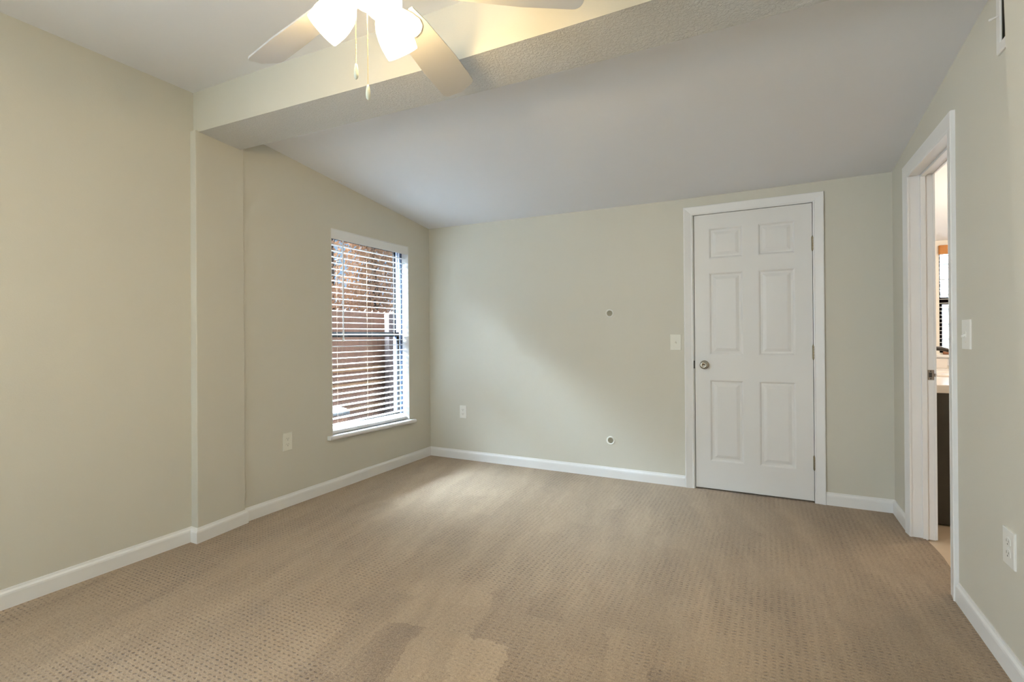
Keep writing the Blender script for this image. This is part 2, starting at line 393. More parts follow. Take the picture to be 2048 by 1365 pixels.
# door casing: three-sided mitred frame
def casing(mb, a0, a1, top, prof, fmap, z0=0.0):
    """a0<a1 inner edges, prof = list of (offset outward, depth)"""
    rings = []
    for (sx, z, dz) in ((a0, z0, 0), (a0, top, 1), (a1, top, 1), (a1, z0, 0)):
        sgn = -1 if sx == a0 else 1
        rings.append([fmap(sx + sgn * o, z + dz * o, d) for o, d in prof])
    mb.loft(rings)
CW = 0.066
CPROF = [(0, 0), (0, .009), (.006, .011), (.012, .010), (.040, .0145), (.058, .018), (CW - .002, .018), (CW, .015), (CW, 0)]
b = MB(); casing(b, -0.4875, 0.2855, 2.0475, [(o * .975, d) for o, d in CPROF], lambda a, z, d: (a, YB - d, z))
struct(b.obj('trim_1', m_trim), 'white casing around the closed six-panel door', 'casing')
b = MB(); casing(b, 2.821, 3.515, 2.033, [(o * 1.1, d) for o, d in CPROF], lambda a, z, d: (XR - d, a, z))
struct(b.obj('trim_2', m_trim), 'white casing around the open bathroom doorway', 'casing')

# ---- closed six-panel door
d1 = thing('door_1', 'closed white six-panel door in the far wall', 'door', (-0.1, YB, 0), kind='structure')
b = MB()
for (x0, x1) in ((DL, -0.4825), (0.2855 + .0005, DR)):
    b.box(x0, x1, YB, YB + .12, 0, DT)
b.box(-0.4825, 0.286, YB, YB + .12, 2.0495, DT)
b.box(-0.4825, -0.462, YB + .045, YB + .08, 0, 2.0495); b.box(0.270, 0.286, YB + .045, YB + .08, 0, 2.0495); b.box(-0.462, 0.270, YB + .045, YB + .08, 2.03, 2.0495)
b.obj('door_frame', m_trim, d1)
LX0, LX1, LZ0, LZ1, LY = -0.4775, 0.2825, 0.012, 2.0445, YB + .001
b = MB()
cx = [LX0, -0.374, -0.148, -0.047, 0.179, LX1]; cz = [LZ0, 0.216, 0.816, 1.003, 1.608, 1.715, 1.938, LZ1]
def pane(x0, x1, z0, z1):
    lv = [(0, 0), (.004, .0015), (.013, .0085), (.026, .0085), (.046, .002), (.050, .0015)]
    R = [[(x0 + i, LY + d, z0 + i), (x1 - i, LY + d, z0 + i), (x1 - i, LY + d, z1 - i), (x0 + i, LY + d, z1 - i)] for i, d in lv]
    b.loft(R, cap=False); b.face(R[-1])
for i in range(5):
    for j in range(7):
        x0, x1, z0, z1 = cx[i], cx[i + 1], cz[j], cz[j + 1]
        if i in (1, 3) and j in (1, 3, 5): pane(x0, x1, z0, z1)
        else: b.face([(x0, LY, z0), (x1, LY, z0), (x1, LY, z1), (x0, LY, z1)])
b.loft([[(LX0, y, LZ0), (LX1, y, LZ0), (LX1, y, LZ1), (LX0, y, LZ1)] for y in (LY, LY + .035)], cap=False)
b.face([(LX0, LY + .035, LZ0), (LX1, LY + .035, LZ0), (LX1, LY + .035, LZ1), (LX0, LY + .035, LZ1)])
bmesh.ops.remove_doubles(b.b, verts=b.b.verts[:], dist=1e-5)
leaf = b.obj('door_leaf', m_door, d1)
b = MB(); ko = Vector((-0.4115, LY, 0.928))
b.lathe([(.0, 0), (.033, 0), (.033, .003), (.030, .007), (.016, .009), (.0125, .013), (.0115, .028), (.016, .034), (.025, .041), (.0285, .050), (.0275, .058), (.022, .0645), (.012, .066), (.010, .0625), (0.0, .0615)], ko, (0, -1, 0), 36, cap=False)
kb = b.obj('door_knob', m_nickel, d1, smooth=True); kb['label'] = 'round satin nickel knob'
b = MB(); b.box(-0.4870, -0.4780, LY - .003, LY + .02, 0.900, 0.958); b.obj('latch', m_dark, d1)
for z in (1.768, 1.026, 0.272):
    b = MB(); hx = 0.2845
    for q in range(5): b.lathe([(.0065, 0), (.0065, .0165)], (hx, LY - .006, z - .0445 + q * .0178), (0, 0, 1), 14)
    b.lathe([(.004, 0), (.006, .003), (.003, .007)], (hx, LY - .006, z + .0445), (0, 0, 1), 10)
    b.lathe([(.004, 0), (.006, .003), (.003, .007)], (hx, LY - .006, z - .0445), (0, 0, -1), 10)
    b.box(hx - .007, hx, LY - .006, LY - .0005, z - .044, z + .044)
    hg = b.obj('hinge', m_hinge, d1, smooth=False)
b = MB(); b.box(DL - .2, DR + .2, YB + 1.1, YB + 1.2, -.1, 2.3); b.box(DL - .25, DL - .2, YB + .12, YB + 1.2, -.1, 2.3); b.box(DR + .2, DR + .25, YB + .12, YB + 1.2, -.1, 2.3); b.box(DL - .25, DR + .25, YB + .12, YB + 1.2, 2.3, 2.35)
struct(b.obj('wall_closet', m_wall), 'closet walls behind the closed white door', 'wall')

# ---- bathroom doorway
d2_ = thing('door_2', 'open bathroom doorway with painted white jambs', 'doorway', (XR, 3.15, 0), kind='structure')
b = MB()
for (y0, y1) in ((BD0, 2.816), (3.520, BD1)): b.box(XR - .002, XB + .004, y0, y1, -.005, BDT)
b.box(XR - .002, XB + .004, 2.816, 3.520, 2.038, BDT)
b.obj('door_frame', m_trim, d2_, bevel=.0015)
b = MB()
b.box(.772, .795, 3.508, 3.520, -.005, 2.038); b.box(.772, .795, 2.816, 2.828, -.005, 2.038); b.box(.772, .795, 2.828, 3.508, 2.026, 2.038)
b.obj('door_stop', m_trim, d2_, bevel=.001)
b = MB(); zc = 0.917
b.prism([(.800, zc - .028), (.8315, zc - .028), (.8315, zc + .028), (.800, zc + .028)], lambda p: (p[0], 3.5205, p[1]), lambda p: (p[0], 3.5185, p[1]))
b.tube([(.831, 3.5195, zc), (.835, 3.516, zc)], .01, 6)
stp = b.obj('strike_plate', m_strike, d2_, bevel=.0006); stp['label'] = 'worn steel strike plate'
b = MB(); b.box(.8045, .818, 3.517, 3.5187, zc - .013, zc + .013); b.obj('latch_hole', m_dark, stp)
for dz in (-.021, .021):
    b = MB(); b.lathe([(.0035, 0), (.0035, .001)], (.813, 3.5186, zc + dz), (0, -1, 0), 10); b.obj('screw', m_dark, stp)
b = MB(); casing(b, 2.821, 3.515, 2.033, [(o, d) for o, d in CPROF], lambda a, z, d: (XB + d, a, z)); b.obj('inner_casing', m_trim, d2_)

# ---- left window
wn = thing('window_1', 'white-trimmed single-hung window in the left wall', 'window', (XL, 3.163, WZ0), kind='structure')
GX = -3.075
b = MB()   # painted reveal lining (head and jambs)
b.box(-3.005, XL + .0005, WY0 - .002, WY0 + .003, WZ0, WZ1 - .003); b.box(-3.005, XL + .0005, WY1 - .003, WY1 + .002, WZ0, WZ1 - .003); b.box(-3.005, XL + .0005, WY0 - .002, WY1 + .002, WZ1 - .003, WZ1 + .002)
b.obj('window_reveal', m_trim, wn)
b = MB()
sz = lambda y: .416 - .0215 * (y - 2.65)
nose = [(XL - .079, -.030), (XL + .031, -.030), (XL + .037, -.026), (XL + .040, -.018), (XL + .040, -.010), (XL + .036, -.003), (XL + .031, 0), (XL - .079, 0)]
ear = [(max(p, XL + .0003), q) for p, q in nose]
b.loft([[(p, y, sz(y) + q) for p, q in nose] for y in (WY0 + .0005, WY1 - .0005)])
b.loft([[(p, y, sz(y) + q) for p, q in ear] for y in (2.658, WY0 + .0004)])
b.loft([[(p, y, sz(y) + q) for p, q in ear] for y in (WY1 - .0004, 3.672)])
b.obj('window_sill', m_trim, wn)
b = MB()   # fixed outer frame
for (y0, y1) in ((WY0 + .0, WY0 + .022), (WY1 - .022, WY1)): b.box(XO + .002, -3.0, y0, y1, WZ0, WZ1)
b.box(XO + .002, -3.0, WY0, WY1, WZ1 - .022, WZ1); b.box(XO + .002, -3.006, WY0, WY1, WZ0, .428)
b.obj('window_frame', m_navy, wn)
b = MB()
for (y0, y1) in ((WY0 + .022, WY0 + .028), (WY1 - .028, WY1 - .022)):
    b.box(-3.022, -3.010, y0, y1, .428, WZ1 - .022); b.box(-3.048, -3.038, y0, y1, .428, WZ1 - .022)
b.box(-3.046, -3.006, WY0 + .022, WY1 - .022, .428, .434)
b.obj('window_track', m_vinyl, wn)
def sash(name, x0, x1, z0, z1, st, top, bot):
    b = MB(); ya, yb = WY0 + .0225, WY1 - .0225
    b.box(x0, x1, ya, ya + st, z0, z1); b.box(x0, x1, yb - st, yb, z0, z1); b.box(x0, x1, ya + st, yb - st, z0, z0 + bot); b.box(x0, x1, ya + st, yb - st, z1 - top, z1)
    s = b.obj(name, m_sash, wn)
    g = MB(); xm = (x0 + x1) / 2; g.box(xm - .002, xm + .002, ya + st - .003, yb - st + .003, z0 + bot - .003, z1 - top + .003); g.obj('pane', m_glass, s)
sash('upper_sash', -3.080, -3.060, 1.160, WZ1 - .022, .014, .02, .04)
sash('lower_sash', -3.036, -3.016, .434, 1.200, .020, .042, .03)

# ---- made-up window frame around the fill lamp, out of view
w3 = thing('added_window', 'added unseen white window frame around the fill lamp behind the camera', 'window', (XL, -1.8, RZ0), kind='structure')
b = MB()
for (y0, y1) in ((RY0, RY0 + .03), (RY1 - .03, RY1), (-1.815, -1.785)): b.box(-2.975, -2.945, y0, y1, RZ0, RZ1)
for (z0, z1) in ((RZ0, RZ0 + .03), (RZ1 - .03, RZ1)): b.box(-2.975, -2.945, RY0, RY1, z0, z1)
b.obj('window_frame', m_trim, w3)
# ---- blinds
bl = thing('window_blind', 'open white faux-wood slat blind hanging in the left window', 'blind', (-2.975, 3.163, 1.95))
BX = -2.972; BY0, BY1 = WY0 + .011, WY1 - .011
b = MB(); b.box(BX - .026, BX + .026, BY0, BY1, 1.938, 1.974); b.obj('headrail', m_blind, bl, bevel=.002)
b = MB(); b.box(XL - .009, XL - .001, WY0 + .0035, WY1 - .0035, 1.910, 1.9805); b.obj('valance', m_blind, bl, bevel=.001)
Z0s, NS, PITCH = 0.481, 31, 0.0464
BX_T = lambda x: x - BX
def slat_mb(z):
    b = MB(); n = 6; top = []; bot = []
    for i in range(n + 1):
        t = -1 + 2 * i / n; x = BX + .0245 * t; c = .0022 * (1 - t * t); top.append((x, z - .045 * BX_T(x) + c + .0016)); bot.append((x, z - .045 * BX_T(x) + c - .0016))
    b.prism(top + bot[::-1], lambda p: (p[0], BY0 + .003, p[1]), lambda p: (p[0], BY1 - .003, p[1]))
    return b
s0 = slat_mb(Z0s).obj('slat', m_blind, bl)
for i in range(1, NS):
    o = s0.copy(); C.objects.link(o); o.parent = bl; o.matrix_parent_inverse = s0.matrix_parent_inverse.copy()
    o.location = (0, 0, PITCH * i); o.rotation_euler = (0, 0, 0)
b = MB(); rz = lambda y: -.0155 * (y - 2.72)
b.loft([[(BX - .026, y, .4175 + rz(y)), (BX + .024, y, .4175 + rz(y)), (BX + .024, y, .4385 + rz(y)), (BX + .020, y, .4415 + rz(y)), (BX - .026, y, .467 + rz(y))] for y in (BY0 + .002, BY1 - .002)])
b.obj('bottom_rail', m_blind, bl, bevel=.003)
for y in (2.83, 3.16, 3.50):
    b = MB()
    for x in (BX - .0262, BX + .0262):
        b.tube([(x, y, 1.94), (x, y, .440)], .0007, 6)
    for i in range(NS): b.tube([(BX - .0255, y, Z0s + PITCH * i - .004), (BX + .0255, y, Z0s + PITCH * i - .004)], .0005, 4)
    b.obj('ladder_cord', m_cord, bl)
b = MB(); b.tube([(BX + .034, 2.838, 1.925), (BX + .034, 2.838, 1.15)], .0055, 10); b.lathe([(.0055, 0), (.008, .006), (.008, .022), (.003, .03)], (BX + .034, 2.838, 1.155), (0, 0, -1), 10)
b.obj('tilt_wand', m_blind, bl)

# ---- wall plates
def plate_parts(root, kind, f, mat):
    """f(u, v, d): u across, v up, d out of the wall, relative to the plate centre"""
    W, H = .0365, .060
    def slab(hw, hh, d0, d1, inset=0.0, cu=0, cv=0):
        b = MB(); b.loft([[f(cu + sx * (hw - i), cv + sy * (hh - i), d) for sx, sy in ((-1, -1), (1, -1), (1, 1), (-1, 1))] for i, d in ((0, d0), (0, d1 - .0015), (inset, d1))]); return b
    slab(W, H, -.001, .006, .003).obj('cover_plate', mat, root)
    if kind == 'outlet':
        for cv in (.0195, -.0195):
            b = MB(); pts = []
            for q in range(24):
                a = 2 * PI * q / 24; pts.append((max(-.0165, min(.0165, .0185 * math.cos(a))), cv + .0145 * math.sin(a)))
            b.prism(pts, lambda p: f(p[0], p[1], .005), lambda p: f(p[0], p[1], .0075)); rc = b.obj('receptacle', mat, root)
            b = MB()
            for (u0, hh) in ((-.0063, .0045), (.0063, .0035)):
                b.loft([[f(u0 + sx * .0012, cv + .003 + sy * hh, d) for sx, sy in ((-1, -1), (1, -1), (1, 1), (-1, 1))] for d in (.006, .0078)])
            b.prism([(.0028 * math.cos(2 * PI * q / 10), cv - .0075 + .0028 * math.sin(2 * PI * q / 10)) for q in range(10)], lambda p: f(p[0], p[1], .006), lambda p: f(p[0], p[1], .0078))
            b.obj('slots', m_slot, rc)
        b = MB(); b.prism([(.003 * math.cos(2 * PI * q / 12), .003 * math.sin(2 * PI * q / 12)) for q in range(12)], lambda p: f(p[0], p[1], .005), lambda p: f(p[0], p[1], .0068)); b.obj('screw', mat, root)
    else:
        slab(.0055, .012, .004, .0072, .0008).obj('toggle_surround', mat, root)
        b = MB(); b.loft([[f(sx * .0042, v0 + sy * .0045, d) for sx, sy in ((-1, -1), (1, -1), (1, 1), (-1, 1))] for v0, d in ((-.001, .006), (-.004, .014), (-.0075, .0185))]); b.obj('toggle', mat, root)
        for v0 in (.0305, -.0305):
            b = MB(); b.prism([(.003 * math.cos(2 * PI * q / 12), v0 + .003 * math.sin(2 * PI * q / 12)) for q in range(12)], lambda p: f(p[0], p[1], .005), lambda p: f(p[0], p[1], .0068)); b.obj('screw', m_almond, root)
t = thing('wall_outlet', 'white duplex outlet on the left wall below and left of the window', 'outlet', (XL, 2.309, .445), 'wall outlets')
plate_parts(t, 'outlet', lambda u, v, d: (XL + d, 2.309 + u, .445 + v), m_almond)
t = thing('wall_outlet', 'white duplex outlet on the far wall near the left corner', 'outlet', (-2.544, YB, .446), 'wall outlets')
plate_parts(t, 'outlet', lambda u, v, d: (-2.544 + u, YB - d, .446 + v), m_plate)
t = thing('wall_outlet', 'white duplex outlet low on the right wall beside the doorway', 'outlet', (XR, 2.242, .427), 'wall outlets')
plate_parts(t, 'outlet', lambda u, v, d: (XR - d, 2.242 - u * 1.25, .427 + v * 1.02), m_plate)
t = thing('light_switch', 'off-white toggle switch on the far wall left of the closed door', 'switch', (-.616, YB, 1.097), 'light switches')
plate_parts(t, 'switch', lambda u, v, d: (-.616 + u * 1.1, YB - d, 1.097 + v), m_almond)
t = thing('light_switch', 'white toggle switch on the right wall beside the open doorway', 'switch', (XR, 2.625, 1.145), 'light switches')
plate_parts(t, 'switch', lambda u, v, d: (XR - d, 2.625 - u * 1.25, 1.145 + v), m_plate)
# ---- cable pass-throughs
for z, lab in ((1.333, 'round white cable grommet in the far wall, upper of the two'), (.301, 'round white cable grommet in the far wall, lower one near the baseboard')):
    t = thing('cable_grommet', lab, 'grommet', (-1.1295, YB, z), 'cable grommets')
    b = MB(); b.lathe([(.0215, -.006), (.0215, -.001), (.0345, -.0005), (.0345, .0025), (.031, .0055), (.0265, .006), (.0235, .003), (.0225, .0012)], (-1.1295, YB, z), (0, -1, 0), 36, cap=False)
    b.obj('rim', m_plate, t, smooth=True)
    b = MB(); b.lathe([(.0224, .0), (.0224, .0012), (.010, .0006), (0, .0004)], (-1.1295, YB, z), (0, -1, 0), 24, cap=False); b.obj('hole_cover', m_hole, t)

# ---- air register high on the right wall
t = thing('air_vent', 'white air register high on the right wall near the ceiling', 'vent', (XR, 2.15, 2.2))
VY0, VY1, VZ0, VZ1 = Y2 + .002, 2.292, 2.107, 2.325
b = MB(); bw = .034
R = lambda i, d: [(XR - d, VY0 + i, VZ0 + i), (XR - d, VY1 - i, VZ0 + i), (XR - d, VY1 - i, VZ1 - i), (XR - d, VY0 + i, VZ1 - i)]
b.loft([R(0, 0), R(0, .006), R(.004, .010), R(bw - .003, .010), R(bw, .007), R(bw, .0)], cap=False); b.obj('vent_frame', m_vent, t)
b = MB(); b.box(XR - .002, XR - .0005, VY0 + bw - .002, VY1 - bw + .002, VZ0 + bw - .002, VZ1 - bw + .002); b.obj('duct', m_duct, t)
for q in range(9):
    y = VY1 - bw - .004 - q * .026
    if y < VY0 + bw: break
    b = MB(); b.hexa([(XR - .0015, y, VZ0 + bw), (XR - .0015, y - .0015, VZ0 + bw), (XR - .009, y - .0105, VZ0 + bw), (XR - .009, y - .009, VZ0 + bw), (XR - .0015, y, VZ1 - bw), (XR - .0015, y - .0015, VZ1 - bw), (XR - .009, y - .0105, VZ1 - bw), (XR - .009, y - .009, VZ1 - bw)]); b.obj('louver', m_louver, t)
b = MB(); b.tube([(XR - .008, VY1 - .02, 2.236), (XR - .020, VY1 - .010, 2.236), (XR - .025, VY1 + .002, 2.238)], [.003, .003, .0045], 8); b.obj('lever', m_vent, t)

# ------------------------------------------------------------------ ceiling fan
FX, FY, FZ = -1.044, 1.130, 2.226
fan = thing('ceiling_fan', 'white five-blade ceiling fan with three lit bell shades', 'ceiling fan', (FX, FY, lerp_tab(CEIL, FX)))
cz_ = lerp_tab(CEIL, FX)
b = MB(); b.lathe([(.0, 0), (.066, 0), (.066, .012), (.055, .035), (.03, .055), (.013, .06)], (FX, FY, cz_ + .001), (0, 0, -1), 36, cap=False); b.obj('canopy', m_fan, fan, smooth=True)
b = MB(); b.lathe([(.0125, 0), (.0125, .16)], (FX, FY, cz_ - .18), (0, 0, 1), 16); b.obj('downrod', m_fan, fan, smooth=True)
b = MB(); b.lathe([(.02, .165), (.05, .16), (.10, .135), (.118, .10), (.118, .05), (.105, .025), (.085, .015), (.085, .0), (.02, .0)], (FX, FY, FZ + .0), (0, 0, 1), 40); b.obj('motor_housing', m_fan, fan, smooth=True, bevel=.002)
b = MB(); b.lathe([(.03, -.001), (.062, -.004), (.066, -.02), (.066, -.050), (.056, -.068), (.03, -.084), (.0, -.086)], (FX, FY, FZ), (0, 0, 1), 36, cap=False); b.obj('light_fitter', m_fan, fan, smooth=True)
HD0, PITCHB, BR, BW, DROOP = -.151, .34, .654, .071, .058
def blade_frame(hd):
    er = Vector((math.sin(hd), math.cos(hd), -DROOP)).normalized(); et = Vector((math.cos(hd), -math.sin(hd), 0))
    et2 = et * math.cos(PITCHB) + Vector((0, 0, 1)) * math.sin(PITCHB); en = er.cross(et2).normalized()
    if en.z < 0: en = -en
    return er, et2, en
outline = []
r0, rc = .165, .032
outline += [(r0, -.048), (r0 + .08, -.058), (.45, -BW)]
for q in range(7):
    a = -PI / 2 + PI / 2 * q / 6; outline.append((BR - .012 - rc + rc * math.cos(a), -BW + rc + rc * math.sin(a)))
outline.append((BR, 0))
for q in range(7):
    a = PI / 2 * q / 6; outline.append((BR - .012 - rc + rc * math.cos(a), BW - rc + rc * math.sin(a)))
outline += [(.45, BW), (r0 + .08, .058), (r0, .048)]
for kx in range(5):
    hd = HD0 + math.radians(72) * kx; er, et, en = blade_frame(hd); o = Vector((FX, FY, FZ + .004))
    b = MB(); b.prism(outline, lambda p: o + er * p[0] + et * p[1], lambda p: o + er * p[0] + et * p[1] + en * .006)
    bd = b.obj('blade', m_blade, fan, bevel=.0015)
    br = [(.08, -.018), (.14, -.020), (.175, -.036), (.215, -.046), (.245, -.040), (.265, -.022), (.272, 0), (.265, .022), (.245, .040), (.215, .046), (.175, .036), (.14, .020), (.08, .018)]
    b = MB(); b.prism(br, lambda p: o + er * p[0] + et * p[1] - en * .006, lambda p: o + er * p[0] + et * p[1] - en * .0005)
    b.obj('blade_bracket', m_fan, bd, bevel=.002)
TILT = .762
SPROF = [(.022, 0), (.028, .003), (.040, .016), (.049, .036), (.0540, .062), (.0550, .085), (.0530, .108), (.0510, .122)]
for hdg in (-117.65, 2.35, 122.35):
    hd = math.radians(hdg); er = Vector((math.sin(hd), math.cos(hd), 0)); ax = er * math.sin(TILT) - Vector((0, 0, 1)) * math.cos(TILT)
    nk = Vector((-1.047, 1.126, 2.072)) + er * .144 - ax * .122
    b = MB(); b.lathe([(.012, -.03), (.014, -.012), (.026, -.008), (.028, .004), (.024, .008)], nk, ax, 20)
    b.obj('lamp_socket', m_fan, fan, smooth=True)
    b = MB(); pr = SPROF + [(r - .003, t_) for r, t_ in reversed(SPROF)]
    b.lathe(pr, nk, ax, 32, cap=False); sh = b.obj('lamp_shade', m_shade, fan, smooth=True); sh['label'] = 'glowing frosted glass bell shade'
    b = MB(); b.lathe([(.010, .01), (.011, .03), (.019, .048), (.022, .062), (.018, .078), (.006, .085)], nk, ax, 16); b.obj('bulb', m_bulb, sh, smooth=True)
for (px_, py_, z1, z2) in ((-1.036, 1.057, 1.937, 1.892), (-1.006, 1.072, 1.876, 1.832)):
    b = MB(); z = FZ - .08
    while z > z1 + .001: b.ball((px_, py_, z), .0017, 6); z -= .0042
    b.tube([(px_, py_, FZ - .07), (px_, py_, z1)], .0005, 4)
    ch = b.obj('pull_chain', m_chain, fan)
    b = MB(); L = z1 - z2; b.lathe([(.0015, 0), (.004, L * .12), (.0062, L * .4), (.0066, L * .68), (.0055, L * .88), (.002, L)], (px_, py_, z1), (0, 0, -1), 14); b.obj('pull_knob', m_pull, ch, smooth=True)

# ------------------------------------------------------------------ bathroom beyond the doorway
YBB = 5.58
def bz(y): return 2.187 - .138 * (y - 3.934)
BWX0, BWX1, BWZ0, BWZ1 = 1.352, 2.05, .975, 1.905
b = MB(); b.box(XB, BWX0, YBB, YBB + .12, -.1, 2.3); b.box(BWX1, 2.7, YBB, YBB + .12, -.1, 2.3); b.box(BWX0, BWX1, YBB, YBB + .12, -.1, BWZ0); b.box(BWX0, BWX1, YBB, YBB + .12, BWZ1, 2.3)
struct(b.obj('wall_bathroom_back', m_bathwall), 'warm white end wall of the bathroom with its window', 'wall')
b = MB(); b.box(2.6, 2.7, 2.1, YBB + .12, -.1, 2.6)
struct(b.obj('wall_bathroom_right', m_bathwall), 'far side wall of the bathroom', 'wall')
b = MB(); b.box(XB, 2.7, 2.1, 2.2, -.1, 2.6)
struct(b.obj('wall_bathroom_front', m_bathwall), 'near wall of the bathroom', 'wall')
b = MB(); b.hexa([(XB, 2.1, bz(2.1)), (2.7, 2.1, bz(2.1)), (2.7, 5.7, bz(5.7)), (XB, 5.7, bz(5.7)), (XB, 2.1, bz(2.1) + .1), (2.7, 2.1, bz(2.1) + .1), (2.7, 5.7, bz(5.7) + .1), (XB, 5.7, bz(5.7) + .1)])
struct(b.obj('ceiling', m_ceil), 'sloping white ceiling of the bathroom', 'ceiling')
b = MB(); b.box(XB, XB + .004, BD1, YBB, 0, 2.2); struct(b.obj('wall_bathroom_left', m_bathwall), 'bathroom side of the shared wall', 'wall')
lamp('bathroom_light', 'POINT', (1.75, 4.2, 1.85), 30, (1.0, 0.89, 0.76), size=.08)
# window
w2 = thing('window_2', 'bathroom window with dark sash seen through the doorway', 'window', (1.7, YBB, BWZ0), kind='structure')
b = MB(); fw_ = .014
b.box(BWX0, BWX0 + fw_, YBB + .03, YBB + .08, BWZ0, BWZ1); b.box(BWX1 - fw_, BWX1, YBB + .03, YBB + .08, BWZ0, BWZ1); b.box(BWX0, BWX1, YBB + .03, YBB + .08, BWZ1 - fw_, BWZ1); b.box(BWX0, BWX1, YBB + .03, YBB + .08, BWZ0, BWZ0 + fw_); b.box(BWX0, BWX1, YBB + .03, YBB + .08, 1.400, 1.462); b.box(BWX0 + fw_, BWX0 + .027, YBB + .03, YBB + .05, BWZ0 + fw_, 1.400)
b.obj('window_frame', m_sash, w2)
b = MB(); b.box(BWX0 + fw_, BWX1 - fw_, YBB + .052, YBB + .056, BWZ0 + fw_, BWZ1 - fw_); b.obj('pane', m_glass, w2)
b = MB(); b.box(BWX0 - .16, BWX1 + .05, YBB - .035, YBB + .03, .935, .96); b.box(BWX0 - .10, BWX1 + .03, YBB - .012, YBB, .865, .935); b.obj('window_sill', m_trim, w2, bevel=.003)
bl2 = thing('window_blind', 'thin white mini blind with woven-wood header in the bathroom window', 'blind', (1.7, YBB, 1.88))
b = MB(); b.box(BWX0 - .004, BWX1 + .004, YBB - .03, YBB - .002, 1.836, 1.915); hr = b.obj('header', m_woven, bl2, bevel=.004); hr['label'] = 'orange-brown woven wood header'
s0 = None
for i in range(25):
    z = 1.825 - i * .0345
    if s0 is None:
        b = MB(); b.box(BWX0 + .004, BWX1 - .004, YBB + .002, YBB + .027, z - .002, z + .002); s0 = b.obj('slat', m_blind, bl2); zz = z
    else:
        o = s0.copy(); C.objects.link(o); o.parent = bl2; o.matrix_parent_inverse = s0.matrix_parent_inverse.copy(); o.location = (0, 0, z - zz)
# vanity
vn = thing('vanity_cabinet', 'dark espresso bathroom vanity cabinet seen through the doorway', 'cabinet', (1.12, 4.68, 0))
VX0, VX1, VY0_, VY1_ = XB + .005, 1.385, 3.815, YBB - .003
b = MB(); b.box(VX0, VX1 - .02, VY0_, VY1_, .0, .79); b.obj('body', m_cab, vn, bevel=.002)
for q in range(3):
    y0 = VY0_ + .03 + q * .57
    b = MB(); b.box(VX1 - .02, VX1 - .001, y0, y0 + .54, .11, .77); dd = b.obj('door', m_cab, vn, bevel=.003)
    b = MB(); b.tube([(VX1, y0 + .5, .5), (VX1 + .025, y0 + .5, .5), (VX1 + .025, y0 + .5, .62), (VX1, y0 + .5, .62)], .005, 8); b.obj('handle', m_bronze, dd)
ct = thing('sink_counter', 'white bathroom sink counter with dark bronze faucet on the dark vanity', 'countertop', (1.12, 4.68, .79))
b = MB(); b.box(VX0, VX1 + .015, VY0_ - .015, VY1_, .7905, .84); b.obj('counter', m_top, ct, bevel=.006)
b = MB(); b.box(VX0, VX1 + .015, VY1_ - .02, VY1_, .8405, .925); b.obj('backsplash', m_top, ct, bevel=.004)
b = MB()
b.loft([[(1.13 + a * .17 * math.cos(2 * PI * q / 32), 4.72 + a * .23 * math.sin(2 * PI * q / 32), z) for q in range(32)] for a, z in ((1.0, .8405), (1.0, .853), (.94, .856), (.90, .846), (.6, .842), (.1, .8415))]); b.obj('sink_bowl', m_top, ct, smooth=True)
b = MB(); b.lathe([(.03, 0), (.03, .008), (.018, .014), (.016, .02)], (.935, 4.72, .841), (0, 0, 1), 20); fa = b.obj('faucet', m_bronze, ct, smooth=True); fa['label'] = 'dark bronze faucet'
b = MB(); pts = [(.935, 4.72, .855), (.937, 4.72, .99)] + [(1.05 - .113 * math.cos(a), 4.72, 1.005 + .035 * math.sin(a)) for a in [PI * q / 12 for q in range(1, 9)]] + [(1.16, 4.72, 1.032), (1.205, 4.72, 1.018), (1.225, 4.72, .995)]
b.tube(pts, .015, 12); b.obj('spout', m_bronze, fa, smooth=True)
b = MB(); b.tube([(.935, 4.66, .86), (.935, 4.64, .92), (.95, 4.62, .93)], .008, 10); b.obj('lever', m_bronze, fa, smooth=True)
b = MB(); b.box(1.37, 1.47, YBB - .033, YBB - .004, .9605, .99)
tag(b.obj('soap_bar', m_soap, bevel=.008), 'brown soap bar on the bathroom window sill', 'soap')

# ------------------------------------------------------------------ outdoors
b = MB(); zz0, zz1 = -.5, 2.8  # unseen dark layer added so the outer wall bounces less light onto the fence
b.box(XO - .02, XO, -3, RY0, zz0, zz1); b.box(XO - .02, XO, RY1, WY0, zz0, zz1); b.box(XO - .02, XO, RY0, RY1, zz0, RZ0); b.box(XO - .02, XO, RY0, RY1, RZ1, zz1); b.box(XO - .02, XO, WY1, 6, zz0, zz1); b.box(XO - .02, XO, WY0, WY1, zz0, WZ0); b.box(XO - .02, XO, WY0, WY1, WZ1, zz1)
struct(b.obj('wall_bounce_cut', m_ext), 'added unseen dark layer on the outer house wall, cutting bounced light', 'wall')
b = MB(); b.box(-14, XO - .001, -4, 16, -.5, -.25)
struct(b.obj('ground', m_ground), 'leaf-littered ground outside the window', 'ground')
b = MB(); b.box(-14, 8, 5.9, 16, -.5, -.25)
struct(b.obj('ground', m_ground), 'ground outside the bathroom window', 'ground')
FNX = -5.3
fe = thing('wood_fence', 'weathered brown board fence outside the left window', 'fence', (FNX, 5.4, -.25))
rng = random.Random(3); y = -3.2; pk = 0
while y < 8.8:
    wd = .135 + rng.uniform(-.008, .008); h = 1.56 + rng.uniform(-.015, .015)
    b = MB(); b.prism([(y, -.25), (y + wd, -.25), (y + wd, h - .03), (y + wd - .03, h), (y + .03, h), (y, h - .03)], lambda p: (FNX - .02 + .0, p[0], p[1]), lambda p: (FNX, p[0], p[1]))
    b.obj('picket', m_fence, fe); y += wd + .0006
for z in (.13, .475, .70):
    b = MB(); b.box(FNX + .0005, FNX + .042, -3.2, 8.8, z - .03, z + .03); b.obj('rail', m_rail, fe)
